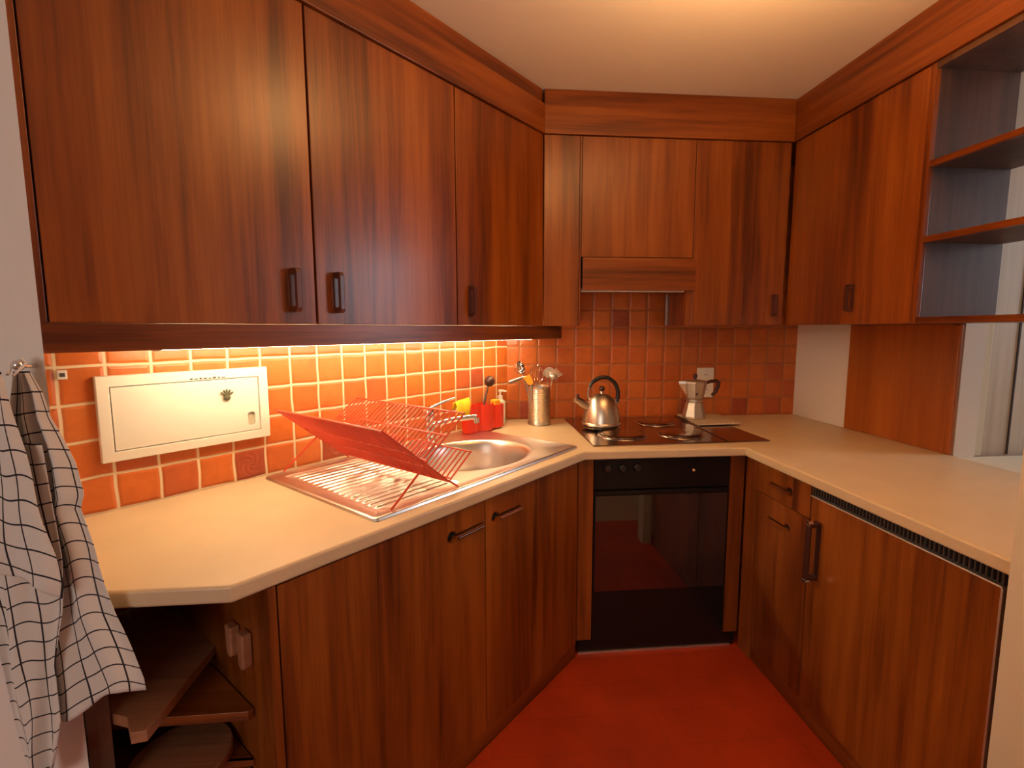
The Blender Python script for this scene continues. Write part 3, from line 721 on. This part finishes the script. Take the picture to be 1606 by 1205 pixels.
def ladle_bowl(r, ax):
    def f(mb, p):
        n = 9
        prof = [(0, -r), *[(r*math.sin(PI/2*k/n), -r*math.cos(PI/2*k/n)) for k in range(1, n+1)], (r*.93, -.001), *[(r*.93*math.sin(PI/2*k/n), -r*.93*math.cos(PI/2*k/n)) for k in range(n-1, 0, -1)], (0, -r*.93)]
        mb.lathe((0, 0, 0), prof, 24, cap=False)
        mb.bm.transform(Matrix.Translation(p) @ Vector((0, 0, 1)).rotation_difference(Vector(ax)).to_matrix().to_4x4())
    return f
Z0 = .0095
utensil('ladle', 'steel ladle leaning left in the utensil pot with its bowl highest', 'ladle', (-.02, .01, Z0), (.062, -.135, 1.196), [('bowl', CHROME, ladle_bowl(.036, (.75, -.55, .35)))])
def blade(w, l, d, th=.0012, side=None):
    d = Vector(d).normalized()
    def f(mb, p):
        u = Vector(side if side else (d.z, 0, -d.x)).normalized(); nn = d.cross(u).normalized()
        pts = [(-w*.25, -.004), (w*.25, -.004), (w*.5, l*.3), (w*.5, l), (-w*.5, l), (-w*.5, l*.3)]
        A = [mb.v(p+u*a+d*b+nn*th) for a, b in pts]; B = [mb.v(p+u*a+d*b-nn*th) for a, b in pts]
        mb.face(A); mb.face(B[::-1])
        for i in range(6): mb.face([A[i], A[(i+1) % 6], B[(i+1) % 6], B[i]])
    return f
utensil('skimmer', 'flat bright steel skimmer leaning far left out of the utensil pot', 'skimmer', (-.035, -.012, Z0), (.080, -.178, 1.150), [('blade', ALU, blade(.036, .088, (-.95, -.05, -.32), .002, (.1, .85, -.5)))])
utensil('spatula', 'orange silicone spatula in the utensil pot', 'spatula', (-.030, -.03, Z0), (.106, -.200, 1.118), [('blade', ORG, blade(.034, .045, (-.5, 0, .85), .004))])
def whisk(mb, p):
    for k in range(5):
        a = PI*k/5; pts = []
        for j in range(13):
            q = PI*j/12; r = .034*math.sin(q); pts.append(p+Vector((math.cos(a)*r*(1 if j <= 12 else 1), math.sin(a)*r, .098*(1-math.cos(q))/2)))
        pts2 = [p+Vector((-(x-p).x, -(x-p).y, (x-p).z)) for x in pts]
        mb.tube(pts, .0012, 5); mb.tube(pts2, .0012, 5)
utensil('whisk', 'wire balloon whisk upright in the middle of the utensil pot', 'whisk', (-.008, .0, Z0), (.142, -.158, 1.112), [('wires', CHROME, whisk)])
def fork(mb, p):
    ax = Vector((.45, -.25, .55)).normalized(); 
    for k in range(-2, 3):
        side = Vector((.5, .1, -.45)).normalized()*.010*k
        mb.tube([p+side*.6, p+side+ax*.018, p+side*1.15+ax*.040+Vector((.006, -.012, .0))], [.004, .0045, .003], 7)
    mb.ball(p, .024, 8, sz=.7)
utensil('pasta_server', 'toothed pasta server leaning right in the utensil pot', 'pasta server', (.012, -.005, Z0), (.225, -.165, 1.150), [('toothed_head', ALU, fork)])
utensil('slotted_spoon', 'steel spoon behind the pasta server in the utensil pot', 'spoon', (.02, .02, Z0), (.215, -.10, 1.165), [('bowl', ALU, ladle_bowl(.030, (-.3, -.8, .4)))])

# ------------------------------------------------------------------ fuse panel on the tiles
t = thing('fuse_panel', 'cream metal fuse box cover on the orange tiles left of the dish rack', 'fuse box', ML, (1.52, 0, 1.035))
obj('frame', MB(ML).holed([(1.297, 1.037), (1.742, 1.037), (1.742, 1.271), (1.297, 1.271)], [[(1.326, 1.064), (1.714, 1.064), (1.714, 1.241), (1.326, 1.241)]], .0015, .022, 'y'), PANELW, t, bevel=.002)
dr = obj('door', MB(ML).holed([(1.328, 1.066), (1.7115, 1.066), (1.7115, 1.239), (1.328, 1.239)], [[(1.354+.011*math.cos(a)*(1 if abs(math.sin(a)) < 2 else 1), 1.104+.008*math.sin(a)+(.014 if math.sin(a) > 0 else -.014)) for a in [2*PI*(k+.5)/20 for k in range(20)]]], .0125, .0195, 'y'), PANELW, t, bevel=.001)
obj('latch', MB(ML).box((1.341, .006, 1.080), (1.367, .0122, 1.128)), mat('latch_beige', (.5, .45, .33), .5), dr)
obj('backing', MB(ML).box((1.30, .0008, 1.05), (1.73, .0014, 1.26)), DARKV, t)
mk = MB(ML)
for i, (w, h_) in enumerate(((.007, .005), (.010, .003), (.006, .005), (.009, .004), (.007, .003), (.010, .005), (.006, .004), (.011, .003))):
    s = 1.520-.0125*i; mk.box((s-w/2, .0221, 1.2445), (s+w/2, .0224, 1.2445+h_))
obj('lettering', mk, INKM, t)
hk = thing('magnet_hook', 'tiny dark hand-shaped magnet on the cream fuse box door', 'magnet', ML, (1.426, .02, 1.188))
mb = MB(ML); mb.ball((1.426, .0245, 1.182), .0105, 8, sy=.5)
for k, a in enumerate((-.95, -.45, 0, .42, .9)):
    mb.tube([(1.426, .0245, 1.186), (1.426+.022*math.sin(a), .026, 1.184+.024*math.cos(a))], [.0042, .0024], 7)
obj('hand', mb, mat('dark_olive', (.07, .065, .03), .5), hk, smooth=True)
t = thing('wall_switch', 'very small white switch at the left edge of the orange tiles', 'switch', ML, (1.803, 0, 1.28))
obj('plate', MB(ML).box((1.792, .001, 1.268), (1.812, .009, 1.292)), WHITEP, t, bevel=.002); obj('rocker', MB(ML).box((1.797, .0092, 1.275), (1.807, .011, 1.285)), INKM, t)

# ------------------------------------------------------------------ towel on its hook
HX, HY, HZK = -.972, EY-.001, 1.330
t = thing('wall_hook', 'small chrome hook knob on the white wall at the left, holding the towel', 'hook', MW, (HX, EY, HZK))
mb = MB(); mb.tube([(HX, EY-.001, HZK), (HX, EY-.030, HZK+.002)], .0045, 10); obj('stem', mb, CHROME, t, smooth=True)
mb = MB(); mb.ball((HX, EY-.034, HZK+.003), .0095); obj('knob', mb, CHROME, t, smooth=True)
def lerp(pts, z):
    for (z0, x0), (z1, x1) in zip(pts, pts[1:]):
        if z <= z0 and z >= z1: return x0+(x1-x0)*(z0-z)/(z0-z1)
    return pts[-1][1] if z < pts[-1][0] else pts[0][1]
def cloth(xl, xr, ztop, hem, y0, amp, nf, du, dv_, ph=0, skew=0.0):
    """gathered hanging cloth: left and right outline (z -> x), hem height by u, folds in depth"""
    bm = bmesh.new(); uvl = bm.loops.layers.uv.new('UVMap'); nu, nv_ = 72, 80; G = []
    for j in range(nv_+1):
        row = []
        for i in range(nu+1):
            u = i/nu; zb = hem(u); z = ztop+(zb-ztop)*j/nv_
            f = j/nv_
            a, b = lerp(xl, z), lerp(xr, z)
            x = a+(b-a)*u + .004*math.sin(9*u+14*f)*f
            y = y0 - amp*(.25+.75*min(1, 1.6*f))*(.5+.5*math.sin(2*PI*nf*u+ph+1.3*f)) - .010*math.sin(PI*u)*f - .004*math.sin(5*PI*u+6*f)
            row.append((bm.verts.new((x, y, z)), (u*du+skew*f, f*dv_+.25*math.sin(2*PI*nf*u+ph)*min(1, f*2)*.6)))
        G.append(row)
    for j in range(nv_):
        for i in range(nu):
            q = [G[j][i], G[j][i+1], G[j+1][i+1], G[j+1][i]]
            fc = bm.faces.new([p[0] for p in q])
            for lp, p in zip(fc.loops, q): lp[uvl].uv = p[1]
    mb = MB(); mb.bm.free(); mb.bm = bm; return mb
t = thing('tea_towel', 'white tea towel with black check lines hanging from the hook at the left', 'towel', MW, (HX, HY-.03, HZK-.01))
right_edge = [(1.325, -.962), (1.284, -.945), (1.24, -.936), (1.207, -.922), (1.16, -.906), (1.10, -.898), (1.075, -.906), (1.0, -.884), (.875, -.860), (.742, -.818), (.70, -.812)]
left_edge = [(1.325, -.980), (1.25, -.995), (1.1, -1.01), (.9, -1.02), (.7, -1.02), (.4, -1.03)]
obj('right_fold', cloth(left_edge, right_edge, 1.322, lambda u: .728 - .10*max(0, .85-u)**1.3 + .008*math.sin(11*u), -1.732, .018, 2.6, 6.2, 17.5, .4, .6), TOWEL, t, smooth=True, ang=3.2, solid=.0015)
xr2 = [(1.20, -.935), (1.12, -.930), (1.0, -.922), (.9, -.925), (.80, -.940), (.70, -.945), (.60, -.965), (.45, -.985)]
xl2 = [(1.20, -1.06), (1.0, -1.06), (.85, -1.045), (.7, -1.03), (.6, -1.02), (.45, -1.015)]
obj('middle_fold', cloth(xl2, xr2, 1.20, lambda u: .545 + .03*u, -1.752, .016, 1.8, 3.6, 18, 2.2, -.9), TOWEL, t, smooth=True, ang=3.2, solid=.0015)
xr3 = [(1.325, -.966), (1.26, -.956), (1.15, -.936), (1.05, -.918), (.96, -.903), (.90, -.905)]
xl3 = [(1.325, -.984), (1.25, -1.03), (1.1, -1.09), (.9, -1.12)]
obj('front_fold', cloth(xl3, xr3, 1.324, lambda u: 1.035 - .105*u**1.5 + .006*math.sin(9*u), -1.776, .014, 2.2, 5.6, 8.6, 1.2, .5), TOWEL, t, smooth=True, ang=3.2, solid=.0015)
mb = MB(); mb.tube([(HX-.004, HY-.050, 1.318), (HX-.010, HY-.030, 1.338), (HX, HY-.026, 1.3435), (HX+.010, HY-.030, 1.336), (HX+.006, HY-.052, 1.316)], .0022, 6); obj('hanging_loop', mb, WHITEP, t, smooth=True)

# ------------------------------------------------------------------ light
def area(name, loc, rot, size, size_y, e, col, M=None, spread=PI):
    l = bpy.data.lights.new(name, 'AREA'); l.shape = 'RECTANGLE'; l.size = size; l.size_y = size_y; l.energy = e; l.color = col; l.spread = spread
    o = bpy.data.objects.new(name, l); COL.objects.link(o)
    mx = Matrix.Translation(loc) @ rot
    o.matrix_world = mx; return o
def aim(loc, to): return (Vector(to)-Vector(loc)).to_track_quat('-Z', 'Y').to_matrix().to_4x4()
# ceiling lamp of the kitchen, then an added upward fill
l = bpy.data.lights.new('ceiling_lamp', 'POINT'); l.energy = 7; l.color = (1, .45, .14); l.shadow_soft_size = .11
o = bpy.data.objects.new('ceiling_lamp', l); o.location = (.27, -1.52, 2.33); COL.objects.link(o)
area('added_ceiling_fill', (.62, -1.55, 2.10), Matrix.Rotation(PI, 4, 'X'), .30, .30, 14, (1, .47, .16))  # added fill that brightens the ceiling, not a fixture of the room
# daylight: window behind the camera, and the next room seen through the hatch
area('window_daylight', (-1.4, -5.08, 1.45), aim((-1.4, -5.08, 1.45), (-1.0, -1.7, 1.1)), 1.05, 1.25, 23, (1.0, .92, .84))
area('room_daylight', (3.95, -1.45, 1.8), aim((3.95, -1.45, 1.8), (0, -1.2, 1.4)), 0.8, 1.0, 26, (.80, .88, 1.0))
w = bpy.data.worlds.new('world'); scene.world = w; w.use_nodes = True
w.node_tree.nodes['Background'].inputs[0].default_value = (1, .85, .7, 1); w.node_tree.nodes['Background'].inputs[1].default_value = .15

# ------------------------------------------------------------------ camera
cam = bpy.data.cameras.new('camera'); co = bpy.data.objects.new('camera', cam); COL.objects.link(co)
yaw, pitch, roll, f = .0886, -.1111, -.0028, 764.08
fw = Vector((math.sin(yaw)*math.cos(pitch), math.cos(yaw)*math.cos(pitch), math.sin(pitch))); rt = Vector((math.cos(yaw), -math.sin(yaw), 0)); up = rt.cross(fw)
rt, up = math.cos(roll)*rt+math.sin(roll)*up, -math.sin(roll)*rt+math.cos(roll)*up
mx = Matrix((rt, up, -fw)).transposed().to_4x4(); mx.translation = (-.207, -2.6392, 1.3908); co.matrix_world = mx
cam.sensor_fit = 'HORIZONTAL'; cam.sensor_width = 36; cam.lens = f*36/1606; cam.clip_start = .01
scene.camera = co
vs = scene.view_settings; vs.view_transform = 'Standard'; vs.look = 'None'; vs.exposure = 0; vs.gamma = 1; vs.use_curve_mapping = False
